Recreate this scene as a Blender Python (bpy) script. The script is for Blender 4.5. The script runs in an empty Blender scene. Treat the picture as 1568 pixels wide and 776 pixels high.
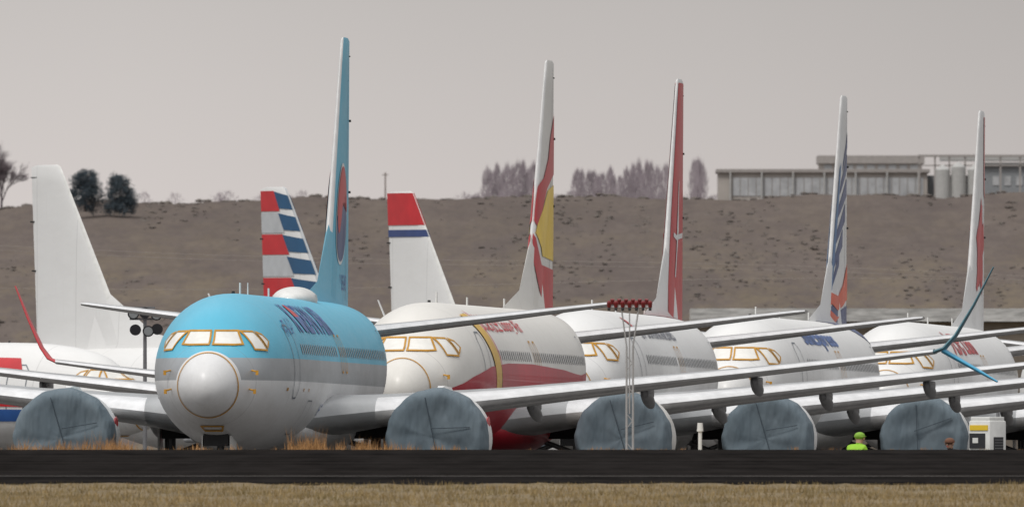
import bpy, bmesh, math, random
import numpy as np
from mathutils import Vector, Matrix
random.seed(5); rng=np.random.default_rng(7)
C=bpy.context; SC=C.scene
rad=math.radians

# ------------------------------------------------------------ node helpers
def newmat(name):
    m=bpy.data.materials.new(name); m.use_nodes=True
    nt=m.node_tree; b=nt.nodes.get('Principled BSDF'); return m,nt,b
def N(nt,t,**k):
    n=nt.nodes.new(t)
    for a,v in k.items(): setattr(n,a,v)
    return n
def setin(nt,sock,v):
    if isinstance(v,bpy.types.NodeSocket): nt.links.new(v,sock)
    else: sock.default_value=v
def M(nt,op,a,b=0.0,c=0.0,clamp=False):
    n=N(nt,'ShaderNodeMath',operation=op,use_clamp=clamp)
    setin(nt,n.inputs[0],a); setin(nt,n.inputs[1],b)
    if op in('MULTIPLY_ADD','COMPARE','SMOOTH_MIN'): setin(nt,n.inputs[2],c)
    return n.outputs[0]
def col4(c): return (c[0],c[1],c[2],1.0)
def MIX(nt,f,a,b,mode='MIX'):
    n=N(nt,'ShaderNodeMix',data_type='RGBA',blend_type=mode)
    setin(nt,n.inputs[0],f)
    setin(nt,n.inputs[6],a if isinstance(a,bpy.types.NodeSocket) else col4(a))
    setin(nt,n.inputs[7],b if isinstance(b,bpy.types.NodeSocket) else col4(b))
    return n.outputs[2]
def COORD(nt,scale=(1,1,1)):
    t=N(nt,'ShaderNodeTexCoord'); m=N(nt,'ShaderNodeMapping')
    m.inputs['Scale'].default_value=scale
    nt.links.new(t.outputs['Object'],m.inputs[0]); return m.outputs[0]
def NOISE(nt,vec,scale,detail=4,rough=.55):
    n=N(nt,'ShaderNodeTexNoise'); n.inputs['Scale'].default_value=scale
    n.inputs['Detail'].default_value=detail; n.inputs['Roughness'].default_value=rough
    nt.links.new(vec,n.inputs['Vector']); return n.outputs['Fac']
def RANGE(nt,v,a,b,c=0.,d=1.):
    n=N(nt,'ShaderNodeMapRange'); setin(nt,n.inputs[0],v)
    for i,x in enumerate((a,b,c,d)): n.inputs[i+1].default_value=x
    return n.outputs[0]
def BUMP(nt,b,h,strength,dist=.05):
    n=N(nt,'ShaderNodeBump'); n.inputs['Strength'].default_value=strength
    n.inputs['Distance'].default_value=dist
    nt.links.new(h,n.inputs['Height']); nt.links.new(n.outputs[0],b.inputs['Normal'])

def simple(name,c,rough=.5,metal=0.,coat=0.,var=.12,vs=3.,bump=0.,bs=20.,scl=(1,1,1)):
    m,nt,b=newmat(name)
    v=COORD(nt,scl)
    f=RANGE(nt,NOISE(nt,v,vs),.3,.7)
    dark=tuple(x*(1-var) for x in c); lite=tuple(min(1,x*(1+var*.5)) for x in c)
    nt.links.new(MIX(nt,f,dark,lite),b.inputs['Base Color'])
    b.inputs['Roughness'].default_value=rough; b.inputs['Metallic'].default_value=metal
    b.inputs['Coat Weight'].default_value=coat
    if bump: BUMP(nt,b,NOISE(nt,v,bs),bump)
    return m

def paint(name,c,rough=.42,dirt=.15,bands=None):
    """aircraft paint: grime + subtle skin waviness. bands=list of (zmin,zmax,ymin,color,metal)"""
    m,nt,b=newmat(name)
    tc=N(nt,'ShaderNodeTexCoord'); sp=N(nt,'ShaderNodeSeparateXYZ')
    nt.links.new(tc.outputs['Object'],sp.inputs[0])
    col=MIX(nt,0.0,c,c); metal=0.0
    if bands:
        for (z0,z1,y0,bc,mt) in bands:
            f=M(nt,'GREATER_THAN',sp.outputs['Z'],z0)
            f=M(nt,'MULTIPLY',f,M(nt,'LESS_THAN',sp.outputs['Z'],z1))
            f=M(nt,'MULTIPLY',f,M(nt,'GREATER_THAN',sp.outputs['Y'],y0))
            col=MIX(nt,f,col,bc)
            metal=M(nt,'ADD',M(nt,'MULTIPLY',f,mt),metal) if mt else metal
        if isinstance(metal,bpy.types.NodeSocket): nt.links.new(metal,b.inputs['Metallic'])
    v=COORD(nt,(1.6,.35,1.0)); v2=COORD(nt,(2.,5.,.35))
    g=RANGE(nt,NOISE(nt,v,1.6,6,.65),.38,.75,0,1)
    g2=RANGE(nt,NOISE(nt,v2,1.3,5,.6),.52,.8,0,1)
    low=RANGE(nt,sp.outputs['Z'],4.2,1.3,.25,1.0)
    gg=M(nt,'MULTIPLY',M(nt,'MAXIMUM',g,g2),low)
    gg=M(nt,'MULTIPLY',gg,dirt*2.4,clamp=True)
    col=MIX(nt,gg,col,(.26,.24,.21))
    fr=M(nt,'FRACT',M(nt,'MULTIPLY_ADD',sp.outputs['Y'],.33,.45))
    ln=M(nt,'MULTIPLY',M(nt,'LESS_THAN',fr,.012),.28)
    col=MIX(nt,ln,col,(.2,.2,.2))
    nt.links.new(col,b.inputs['Base Color'])
    rr=M(nt,'MULTIPLY_ADD',g,.18,rough); nt.links.new(rr,b.inputs['Roughness'])
    b.inputs['Coat Weight'].default_value=.14; b.inputs['Coat Roughness'].default_value=.22
    BUMP(nt,b,NOISE(nt,COORD(nt,(1,.6,1)),2.2,2),.14,.05)
    return m

# ------------------------------------------------------------ mesh helpers
def link(o,parent=None):
    SC.collection.objects.link(o)
    if parent is not None: o.parent=parent
    return o
def mesh_obj(name,verts,faces,mats,parent=None,smooth=True,midx=None,sharp=35):
    me=bpy.data.meshes.new(name); me.from_pydata([tuple(v) for v in verts],[],faces)
    for m in (mats if isinstance(mats,(list,tuple)) else [mats]): me.materials.append(m)
    if midx is not None: me.polygons.foreach_set('material_index',midx)
    me.update()
    bm=bmesh.new(); bm.from_mesh(me); bmesh.ops.recalc_face_normals(bm,faces=bm.faces); bm.to_mesh(me); bm.free()
    if smooth:
        me.polygons.foreach_set('use_smooth',[True]*len(me.polygons))
        try: me.set_sharp_from_angle(angle=rad(sharp))
        except Exception: pass
    return link(bpy.data.objects.new(name,me),parent)
def empty(name,loc=(0,0,0),rot=(0,0,0),sc=1):
    e=bpy.data.objects.new(name,None); e.location=loc; e.rotation_euler=rot; e.scale=(sc,)*3
    e.empty_display_size=.5
    return link(e)
def loft(name,rings,mats,parent,ringmat=None,cap=True,closed=True,sharp=35):
    n=len(rings[0]); V=[p for r in rings for p in r]; F=[];MI=[]
    for i in range(len(rings)-1):
        for j in range(n if closed else n-1):
            k=(j+1)%n
            F.append((i*n+j,i*n+k,(i+1)*n+k,(i+1)*n+j)); MI.append(ringmat(i,j) if ringmat else 0)
    if cap:
        F.append(tuple(range(n))); MI.append(0)
        F.append(tuple(range((len(rings)-1)*n,len(rings)*n))); MI.append(0)
    return mesh_obj(name,V,F,mats,parent,midx=MI,sharp=sharp)
class Bld:
    """accumulates primitives into one mesh"""
    def __init__(s): s.bm=bmesh.new()
    def _m(s,geom,mi):
        fs=set()
        for v in geom:
            for f in v.link_faces: fs.add(f)
        for f in fs: f.material_index=mi
    def box(s,c,d,mi=0,rot=None,bev=0.):
        r=bmesh.ops.create_cube(s.bm,size=1); vs=r['verts']
        Mx=Matrix.Translation(c)@(rot.to_4x4() if rot else Matrix())@Matrix.Diagonal((*d,1))
        bmesh.ops.transform(s.bm,matrix=Mx,verts=vs); s._m(vs,mi)
        if bev:
            es=list({e for v in vs for e in v.link_edges})
            r2=bmesh.ops.bevel(s.bm,geom=es,offset=bev,segments=2,affect='EDGES',profile=.5)
            for f in r2['faces']: f.material_index=mi
    def cyl(s,a,b,r1,r2=None,mi=0,seg=12,cap=True):
        a=Vector(a);b=Vector(b); r2=r1 if r2 is None else r2
        d=b-a; L=d.length
        r=bmesh.ops.create_cone(s.bm,cap_ends=cap,segments=seg,radius1=r1,radius2=r2,depth=L)
        q=d.to_track_quat('Z','Y').to_matrix().to_4x4()
        bmesh.ops.transform(s.bm,matrix=Matrix.Translation((a+b)/2)@q,verts=r['verts']); s._m(r['verts'],mi)
    def sph(s,c,rx,ry=None,rz=None,mi=0,u=20,v=12,rot=None):
        r=bmesh.ops.create_uvsphere(s.bm,u_segments=u,v_segments=v,radius=1)
        bmesh.ops.transform(s.bm,matrix=Matrix.Translation(c)@(rot.to_4x4() if rot else Matrix())@Matrix.Diagonal((rx,ry or rx,rz or rx,1)),verts=r['verts']); s._m(r['verts'],mi)
    def done(s,name,mats,parent=None,smooth=True,loc=None,rot=None):
        me=bpy.data.meshes.new(name); s.bm.to_mesh(me); s.bm.free()
        for m in (mats if isinstance(mats,(list,tuple)) else [mats]): me.materials.append(m)
        if smooth:
            me.polygons.foreach_set('use_smooth',[True]*len(me.polygons))
            try: me.set_sharp_from_angle(angle=rad(35))
            except Exception: pass
        o=bpy.data.objects.new(name,me)
        if loc: o.location=loc
        if rot: o.rotation_euler=rot
        return link(o,parent)

# ------------------------------------------------------------ fuselage math
TAB=[(0,0,2.98,2.98,2.98),(.03,.17,3.16,2.80,2.98),(.1,.31,3.31,2.67,2.98),(.3,.52,3.54,2.46,2.99),(.6,.71,3.75,2.29,3.01),
(1.0,.88,3.93,2.15,3.04),(1.5,1.07,4.06,2.03,3.08),(1.75,1.16,4.14,1.97,3.11),(2.0,1.25,4.33,1.91,3.13),(2.3,1.34,4.57,1.85,3.16),(2.6,1.42,4.79,1.80,3.18),
(3.0,1.51,4.97,1.73,3.22),(3.5,1.60,5.11,1.65,3.26),(4.5,1.75,5.28,1.53,3.33),(6,1.86,5.39,1.42,3.39),(7.5,1.88,5.41,1.40,3.40),
(15,1.88,5.41,1.40,3.40),(26,1.88,5.41,1.40,3.40),(28,1.87,5.41,1.44,3.42),(30,1.79,5.41,1.66,3.54),(32,1.62,5.40,2.08,3.74),(34,1.36,5.37,2.62,4.0),
(36,1.02,5.32,3.2,4.26),(38,.60,5.22,3.82,4.52),(39,.36,5.12,4.2,4.66),(39.5,.16,5.0,4.5,4.75)]
_t=np.array([math.sqrt(r[0]) for r in TAB]); _v=np.array([r[1:] for r in TAB])
_m=np.zeros_like(_v)
for k in range(4):
    d=np.diff(_v[:,k])/np.diff(_t); m=np.zeros(len(_t)); m[0]=d[0]; m[-1]=d[-1]
    for i in range(1,len(_t)-1):
        m[i]=0 if d[i-1]*d[i]<=0 else 2*d[i-1]*d[i]/(d[i-1]+d[i])
    _m[:,k]=m
def sec(y):
    t=math.sqrt(max(0,min(39.5,y))); i=int(np.searchsorted(_t,t)-1); i=max(0,min(len(_t)-2,i))
    h=_t[i+1]-_t[i]; u=(t-_t[i])/h
    a=2*u**3-3*u*u+1;b=(u**3-2*u*u+u)*h;c=-2*u**3+3*u*u;d=(u**3-u*u)*h
    return tuple(a*_v[i]+b*_m[i]+c*_v[i+1]+d*_m[i+1])
def P(y,phi,off=0.,side=1):
    w,zt,zb,zc=sec(y); s,c=math.sin(phi),math.cos(phi)
    h=(zt-zc) if c>0 else (zc-zb)
    return Vector((side*(w+off)*s,y-(off if y<3 else 0)*.6,zc+(h+off)*c))
OFF=.012
def map_arc(side=1,off=OFF):
    return lambda u,v:P(u,v/1.9,off,side)
def map_front(side=1,off=OFF):
    def f(x,z):
        lo,hi=.0005,8.
        for _ in range(30):
            y=(lo+hi)/2; w,zt,zb,zc=sec(y); h=(zt-zc) if z>zc else (zc-zb)
            if (x/w)**2+((z-zc)/h)**2>1: lo=y
            else: hi=y
        y=(lo+hi)/2; w,zt,zb,zc=sec(y)
        n=Vector((x,-.8 if y<2.2 else -.3,z-zc)).normalized()
        p=Vector((x,y,z))+n*off; p.x*=side; return p
    return f
def map_side(side=1,off=OFF):
    def f(y,z):
        w,zt,zb,zc=sec(y); h=(zt-zc) if z>zc else (zc-zb)
        q=max(0,1-((z-zc)/h)**2); x=w*math.sqrt(q)
        n=Vector((x,-.25 if y<4 else 0,(z-zc))).normalized()
        p=Vector((x,y,z))+n*off; p.x*=side; return p
    return f
# ---- fin
FZ0,FZ1=5.2,12.42
FT=.056
def fin_le(z): return 31.1+(z-FZ0)/(FZ1-FZ0)*5.25
def fin_te(z): return 38.05+(z-FZ0)/(FZ1-FZ0)*.45
def naca(c,t): return 5*t*(.2969*math.sqrt(max(c,0))-.126*c-.3516*c*c+.2843*c**3-.1015*c**4)
def map_fin(side=1,off=OFF):
    def f(c,z):
        l=fin_le(z); ch=fin_te(z)-l
        return Vector((side*(naca(max(c,.002),FT)*ch+off),l+c*ch,z))
    return f
# artwork on the fins is laid out in frontal-width fractions (0 = far edge, 1 = trailing edge)
_cs=np.linspace(0,1,101); _w=np.array([naca(c,FT)+c*.100 for c in _cs]); _w=np.maximum.accumulate(_w); _fr=(_w+.018)/(_w[-1]+.018)
def map_finv(side=1,off=OFF):
    g=map_fin(side,off)
    return lambda f,z: g(float(np.interp(f,_fr,_cs)),z)
def decal(name,polys,fn,mat,parent,su=.25,sv=.12):
    bm=bmesh.new()
    for p in polys:
        vs=[bm.verts.new((a,b,0)) for a,b in p]
        try: bm.faces.new(vs)
        except Exception: pass
    _dec(bm,name,fn,mat,parent,su,sv)
def _dec(bm,name,fn,mat,parent,su,sv):
    bmesh.ops.triangulate(bm,faces=bm.faces)
    if not bm.verts: bm.free(); return
    for ax,st in ((0,su),(1,sv)):
        lo=min(v.co[ax] for v in bm.verts); hi=max(v.co[ax] for v in bm.verts)
        k=math.floor(lo/st)+1
        while k*st<hi:
            co=Vector((0,0,0)); no=Vector((0,0,0)); co[ax]=k*st; no[ax]=1
            bmesh.ops.bisect_plane(bm,geom=bm.verts[:]+bm.edges[:]+bm.faces[:],dist=1e-5,plane_co=co,plane_no=no); k+=1
    for v in bm.verts: v.co=fn(v.co.x,v.co.y)
    me=bpy.data.meshes.new(name); bm.to_mesh(me); bm.free(); me.materials.append(mat)
    me.polygons.foreach_set('use_smooth',[True]*len(me.polygons))
    link(bpy.data.objects.new(name,me),parent)
def stroke(pts,w,closed=False):
    P2=[Vector(p) for p in pts]; n=len(P2); L=[];R=[]
    for i in range(n):
        a=P2[(i-1)%n] if (closed or i>0) else None; b=P2[(i+1)%n] if (closed or i<n-1) else None
        d1=(P2[i]-a).normalized() if a is not None else None; d2=(b-P2[i]).normalized() if b is not None else None
        if d1 is None: d1=d2
        if d2 is None: d2=d1
        n1=Vector((-d1.y,d1.x));n2=Vector((-d2.y,d2.x)); m=(n1+n2)
        m=m.normalized() if m.length>1e-4 else n1
        k=w/2/max(.4,m.dot(n1)); L.append(P2[i]+m*k);R.append(P2[i]-m*k)
    q=[]
    for i in range(n if closed else n-1):
        j=(i+1)%n; q.append([tuple(L[i]),tuple(L[j]),tuple(R[j]),tuple(R[i])])
    return q
def rrect(u,v,w,h,r=.3):
    a=w/2;b=h/2;k=min(a,b)*r*2
    return [(u-a+k,v-b),(u+a-k,v-b),(u+a,v-b+k),(u+a,v+b-k),(u+a-k,v+b),(u-a+k,v+b),(u-a,v+b-k),(u-a,v-b+k)]
def text_decal(name,body,u0,u1,vtop,h,fn,mat,parent,shear=0.,bold=.0):
    cu=bpy.data.curves.new(name,'FONT'); cu.body=body; cu.offset=bold; cu.resolution_u=3
    ob=bpy.data.objects.new('tmp',cu); SC.collection.objects.link(ob)
    C.view_layer.update()
    me=ob.evaluated_get(C.evaluated_depsgraph_get()).to_mesh()
    bm=bmesh.new(); bm.from_mesh(me); bpy.data.objects.remove(ob)
    if not bm.verts: bm.free(); return
    x0=min(v.co.x for v in bm.verts);x1=max(v.co.x for v in bm.verts)
    y0=min(v.co.y for v in bm.verts);y1=max(v.co.y for v in bm.verts)
    for v in bm.verts:
        fx=(v.co.x-x0)/(x1-x0); fy=(v.co.y-y0)/(y1-y0)
        v.co=Vector((u0+(u1-u0)*fx+shear*fy, vtop+h*(1-fy) ,0))
    bmesh.ops.dissolve_limit(bm,angle_limit=.01,verts=bm.verts,edges=bm.edges)
    _dec(bm,name,fn,mat,parent,.4,.14)

# ------------------------------------------------------------ shared materials
TAPE=simple('ochre_masking_tape',(.58,.29,.03),.6,var=.25)
FILM=simple('window_cover_film',(.86,.85,.81),.35,var=.10)
GLASS=simple('cabin_window_glass',(.20,.21,.23),.25,var=.4)
LINE=simple('door_outline_grey',(.16,.18,.21),.5)
LEM=simple('bare_metal_leading_edge',(.86,.86,.87),.24,metal=.45,var=.15)
WINGM=simple('wing_grey_paint',(.35,.36,.37),.33,coat=.2,var=.28,vs=1.2,scl=(1,.5,1))
FAIR=simple('flap_fairing_grey',(.27,.275,.29),.45,var=.2)
TYRE=simple('tyre_rubber',(.025,.025,.027),.8)
STEEL=simple('gear_steel',(.22,.22,.23),.45,metal=.4)
DARKM=simple('dark_recess',(.02,.02,.022),.7)
BLACK=simple('black_paint',(.03,.03,.035),.5)
WHITE=simple('white_enamel',(.78,.78,.76),.4,coat=.2,var=.12)
def cover_mat():
    m,nt,b=newmat('grey_fabric_engine_cover')
    f=RANGE(nt,NOISE(nt,COORD(nt,(1,1,.6)),.9,3,.5),.35,.65)
    nt.links.new(MIX(nt,f,(.120,.158,.188),(.160,.200,.230)),b.inputs['Base Color'])
    b.inputs['Roughness'].default_value=.75; b.inputs['Specular IOR Level'].default_value=.3
    BUMP(nt,b,NOISE(nt,COORD(nt,(1.6,1,.5)),1.9,2,.45),.55,.30)
    return m
COVER=cover_mat()
SEAM=simple('cover_seam',(.06,.08,.10),.8)

NST=[ (i/30)**2*6.2 for i in range(31)]+[6.2+(i+1)*1.0 for i in range(20)]+[26.2+(i+1)*(13.3/22) for i in range(22)]
def wing_sections():
    return [(1.2,12.2,9.2,.125,2.20),(1.9,13.0,8.3,.125,2.30),(3.0,14.1,7.1,.12,2.43),(4.8,15.25,5.95,.115,2.62),(6.0,15.9,5.2,.11,2.75),
            (9,17.45,4.15,.10,3.09),(12,19.0,3.15,.092,3.43),(15,20.6,2.25,.09,3.78),(16.9,21.6,1.65,.09,4.02)]
AF=[(1-math.cos(math.pi*i/14))/2 for i in range(15)]
def af_ring(fn_pt):
    pts=[]
    for c in AF: pts.append(fn_pt(c,1))
    for c in reversed(AF[1:-1]): pts.append(fn_pt(c,-1))
    return pts
def le_idx(j,k=3):
    n=len(AF)*2-2
    return 1 if (j<k or j>=n-k) else 0

def airliner(loc,yaw,cfg,pitch=-.25,detail=2,sc=1.):
    root=empty('airliner',(loc[0],loc[1],(.14 if pitch else 0)+cfg.get('dz',0)),(rad(pitch),0,rad(-yaw)),sc)
    fm,tm=cfg['fus'],cfg['fin']; lemat=cfg.get('le',LEM); wm=cfg.get('wing',WINGM); wl=cfg.get('winglet',fm); wl2=cfg.get('winglet_low',wl)
    rings=[]
    for y in NST:
        rings.append([P(max(y,1e-4),2*math.pi*j/72) for j in range(72)])
    loft('fuselage',rings,fm,root,sharp=60)
    b=Bld(); b.sph((0,17.6,1.95),2.12,6.6,.82,u=40,v=24); b.done('wing_body_fairing',cfg.get('fairing',fm),root)
    for sd in (1,-1):
        rings=[]
        for (x,yl,ch,t,zl) in wing_sections():
            def pt(c,s,x=x,yl=yl,ch=ch,t=t,zl=zl):
                th=naca(c,t)*ch; cam=.012*ch*math.sin(math.pi*c)
                return Vector((sd*x,yl+c*ch,zl+cam+(th if s>0 else -th*1.0)-c*ch*.018))
            rings.append(af_ring(pt))
        loft('wing',rings,[wm,LEM],root,ringmat=lambda i,j:le_idx(j,3) if i>1 else 0)
        def wlet(pts,mat,nm,tk=.08):
            rs=[]
            for (x,yl,ch,z) in pts:
                tx=Vector((.86,0,-.5)) if nm=='upper_winglet' else Vector((-.5,0,-.86))
                def pt(c,s,x=x,yl=yl,ch=ch,z=z):
                    q=Vector((x,yl+c*ch,z))+tx*(naca(c,tk)*ch*s); q.x*=sd; return q
                rs.append(af_ring(pt))
            loft(nm,rs,mat,root)
        wlet([(16.85,21.6,1.62,4.0),(17.15,21.9,1.40,4.12),(17.42,22.3,1.12,4.45),(17.85,23.0,.80,5.25),(18.32,23.75,.42,6.25)],wl,'upper_winglet')
        if cfg.get('split',True):
            wlet([(17.1,22.1,1.05,4.06),(17.5,22.4,.95,3.82),(18.0,22.9,.75,3.52),(18.45,23.35,.40,3.25)],wl2,'lower_winglet',.13)
        b=Bld()
        for (x,y,z,l) in ((3.3,20.6,2.0,1.7),(6.6,20.3,2.45,1.7),(9.5,21.0,2.78,1.5),(12.3,21.7,3.10,1.3)):
            b.sph((sd*x,y,z),.14,l,.20,u=14,v=14,rot=Matrix.Rotation(rad(-6),3,'X'))
            b.box((sd*x,y-.2,z+.15),(.20,l*1.3,.22),0,bev=.04)
        b.done('flap_track_fairings',FAIR,root)
        ex,ez,ey=4.83,1.72,11.3
        prof=[(0,1.10),(.04,1.17),(.15,1.21),(.5,1.25),(1.2,1.275),(2.0,1.26),(3.0,1.16),(3.9,1.0),(4.4,.90)]
        rs=[[Vector((sd*ex+r*math.cos(a)*1.03,ey+y,ez+r*math.sin(a))) for a in [2*math.pi*j/56 for j in range(56)]] for y,r in prof]
        loft('engine_nacelle',rs,cfg.get('nac',fm),root)
        b=Bld(); b.cyl((sd*ex,ey+4.0,ez),(sd*ex,ey+5.0,ez),.72,.55,0,28); b.cyl((sd*ex,ey+5.0,ez),(sd*ex,ey+5.9,ez),.36,.05,0,20)
        b.done('exhaust_nozzle',STEEL,root)
        if cfg.get('nacmark'):
            b=Bld(); b.sph((sd*ex+1.235,ey+1.5,ez+.35),.03,.45,.22,0); b.sph((sd*ex+1.255,ey+1.5,ez-.02),.03,.45,.18,1); b.done('nacelle_emblem',[RED,KBL],root)
        prof=[(-.02,0.0),(-.03,.12),(-.04,.25),(-.05,.38),(-.055,.5),(-.065,.63),(-.075,.75),(-.09,.86),(-.10,.95),(-.11,1.03),(-.10,1.10),(-.07,1.17),(.03,1.235),(.2,1.27),(.45,1.29),(.62,1.30),(.66,1.28)]
        rs=[]; ph=random.random()*6; fx,fz=.35*math.cos(ph),.25+.3*math.sin(ph)
        for k,(y,r) in enumerate(prof):
            ring=[]
            for j in range(96):
                a=2*math.pi*j/96; px_,pz_=r*math.cos(a),r*math.sin(a)
                # tension folds radiating from a tie point, flattening at the rim
                aa=math.atan2(pz_-fz,px_-fx); rr=math.hypot(pz_-fz,px_-fx)
                wr=.030*math.sin(5*aa+ph)*min(1,rr*1.2)+.014*math.sin(9*aa-ph*2)*min(1,rr)
                fade=1. if r<.9 else max(.35,1-(r-.9)*2)
                fy=y+wr*fade if k<12 else y; fr=max(.001,r)+(.012*math.sin(11*a+ph)+.006*math.sin(23*a) if k>10 else 0)
                ring.append(Vector((sd*ex+fr*math.cos(a)*1.03,ey+fy,ez+fr*math.sin(a))))
            rs.append(ring)
        loft('engine_cover',rs,COVER,root,cap=False,sharp=80)
        b=Bld()
        b.cyl((sd*ex-.2+.1*math.sin(ph),ey-.15,ez+1.05),(sd*ex-.1-.2*math.sin(ph),ey-.11,ez-.3),.012,.012,0,6)
        b.cyl((sd*ex-.2-.2*math.sin(ph),ey-.14,ez+.25),(sd*ex+.9,ey-.15,ez+.45+.2*math.cos(ph)),.011,.011,0,6)
        b.done('cover_seams',SEAM,root)
        rs=[]
        for (y,zlo,zhi,hw) in ((12.3,2.7,2.98,.02),(13.0,2.6,3.08,.16),(14.6,2.3,3.05,.2),(16.2,2.1,2.78,.2),(18.0,2.2,2.5,.05)):
            rs.append([Vector((sd*ex+a*hw,y,z)) for a,z in ((-1,zlo),(1,zlo),(1,(zlo+zhi)/2+.1),(.55,zhi),(-.55,zhi),(-1,(zlo+zhi)/2+.1))])
        loft('engine_pylon',rs,cfg.get('nac',fm),root)
        rs=[]
        for (x,yl,ch,zl) in ((.2,33.2,4.6,4.56),(1.0,33.75,4.1,4.66),(4.,35.8,2.75,5.03),(6.9,37.75,1.55,5.40),(7.17,38.1,1.1,5.43)):
            def pt(c,s,x=x,yl=yl,ch=ch,zl=zl):
                return Vector((sd*x,yl+c*ch,zl+s*naca(c,.085)*ch))
            rs.append(af_ring(pt))
        loft('horizontal_stabiliser',rs,[wm,LEM],root,ringmat=lambda i,j:le_idx(j,3))
    rs=[]
    for z in np.linspace(FZ0,FZ1,12):
        l=fin_le(z);ch=fin_te(z)-l
        rs.append(af_ring(lambda c,s:Vector((s*naca(c,FT)*ch,l+c*ch,z))))
    rs.append(af_ring(lambda c,s:Vector((s*naca(c,.04)*1.4,fin_le(FZ1)+.25+c*1.45,FZ1+.08))))
    loft('vertical_fin',rs,[tm,lemat],root,ringmat=lambda i,j:le_idx(j,2))
    zz=7.5; lt=fin_le(zz)
    V=[(0,25.0,5.38),(0,lt+.02,zz),(.26,lt+1.3,5.25),(-.26,lt+1.3,5.25),(.11,lt+.6,zz-.05),(-.11,lt+.6,zz-.05),(0,29.6,5.95),(.27,31.2,5.35),(-.27,31.2,5.35)]
    mesh_obj('dorsal_fin',V,[(0,6,7),(6,1,4),(6,4,2,7),(0,8,6),(6,5,1),(6,8,3,5)],tm,root)
    b=Bld(); 
    for z in (8.4,10.3): b.box((.0,fin_te(z)+.02,z),(.09,.25,.06),0)
    b.box((0,fin_te(12)-.2,FZ1-.4),(.05,.5,.03),0)
    b.done('rudder_static_wicks',DARKM,root)
    b=Bld()
    b.cyl((0,4.0,2.0),(0,4.0,.4),.10,.08,1); b.cyl((0,4.0,1.2),(0,5.2,2.0),.05,.05,1)
    for s in (1,-1):
        b.cyl((s*.12,4.0,.35),(s*.34,4.0,.35),.35,.35,0,24); b.cyl((s*.11,4.0,.35),(s*.345,4.0,.35),.16,.16,1,16)
        b.box((s*.36,3.6,1.50),(.03,1.5,.5),2)
    b.box((0,3.6,1.66),(.62,1.6,.34),3)
    b.cyl((0,3.0,1.78),(0,2.95,1.56),.10,.12,3); b.cyl((-.18,3.1,1.78),(-.2,3.05,1.5),.05,.06,3); b.cyl((.18,3.1,1.78),(.2,3.05,1.5),.05,.06,3)
    b.cyl((0,4,.9),(.18,3.8,1.0),.06,.06,1); b.cyl((0,4,.9),(-.18,3.8,1.0),.06,.06,1)
    b.done('nose_gear',[TYRE,STEEL,WHITE,DARKM],root)
    for s in (1,-1):
        b=Bld(); b.cyl((s*2.86,19.4,2.3),(s*2.86,19.4,.55),.16,.12,1); b.cyl((s*2.86,19.3,1.3),(s*1.2,19.0,1.9),.07,.07,1)
        for q in (-1,1):
            x=s*2.86+q*.43
            b.cyl((x-.2,19.4,.56),(x+.2,19.4,.56),.56,.56,0,28); b.cyl((x-.21,19.4,.56),(x+.21,19.4,.56),.27,.27,1,18)
        b.box((s*3.1,19.2,1.7),(.05,.9,1.0),2); b.box((s*2.3,19.2,2.0),(1.4,1.4,.5),3)
        b.done('main_gear',[TYRE,STEEL,WHITE,DARKM],root)
    b=Bld()
    for (y,h) in ((9.0,.32),(16.5,.25),(25.8,.30)):
        zt=5.38; b.box((0,y,zt+h/2),(.03,.22,h),0)
    b.cyl((0,7.2,5.35),(0,7.2,5.47),.05,.04,1); b.done('crown_antennas',[WHITE,DARKM],root)
    if cfg.get('dome'):
        b=Bld(); b.sph((0,23.5,5.40),.58,1.7,.34,u=32,v=18); b.cyl((0,23.5,5.3),(0,23.5,5.52),.585,.585,0,32); b.done('satellite_dome',WHITE,root)
        b=Bld(); b.cyl((0,11.0,5.3),(0,11.0,5.72),.02,.012,0,8); b.done('whip_antenna',WHITE,root)
    b=Bld()
    for s in (1,-1):
        for (x,z) in ((1.04,3.40),(1.0,2.92)):
            y=map_front()(x,z).y
            b.cyl((s*(x),y-.02,z),(s*(x+.12),y-.10,z-.03),.022,.022,0,6); b.box((s*(x+.14),y-.08,z-.06),(.07,.05,.12),0)
    b.done('taped_pitot_probes',TAPE,root)
    if detail==0: 
        for d in cfg.get('decals',[]): d(root)
        return root
    p1=[(.05,4.05),(.05,4.40),(.60,4.40),(.76,4.06),(.58,4.045)]
    p2=[(2.16,3.93),(2.30,4.39),(2.60,4.38),(2.72,3.91)]
    p3=[(2.80,3.97),(2.69,4.37),(2.90,4.31),(3.06,4.14)]
    for s in (1,-1):
        for nm,p,fn in (('windshield_pane',p1,map_front),('side_window_pane',p2,map_side),('rear_cockpit_pane',p3,map_side)):
            decal(nm,[p],fn(s,.016),FILM,root,.1,.08)
            decal(nm+'_tape',stroke(p,.046,True),fn(s,.026),TAPE,root,.1,.08)
    ring=[(.77*math.cos(a),2.98+(.86 if math.sin(a)>0 else .78)*math.sin(a)) for a in [2*math.pi*i/48 for i in range(48)]]
    decal('radome_tape',stroke(ring,.020,True),map_front(1,.02),TAPE,root,.1,.1)
    decal('chin_tape',stroke([(-.28,1.99),(.28,1.99),(.22,1.88),(-.22,1.88)],.035,True),map_front(1,.02),TAPE,root,.1,.1)
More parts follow.
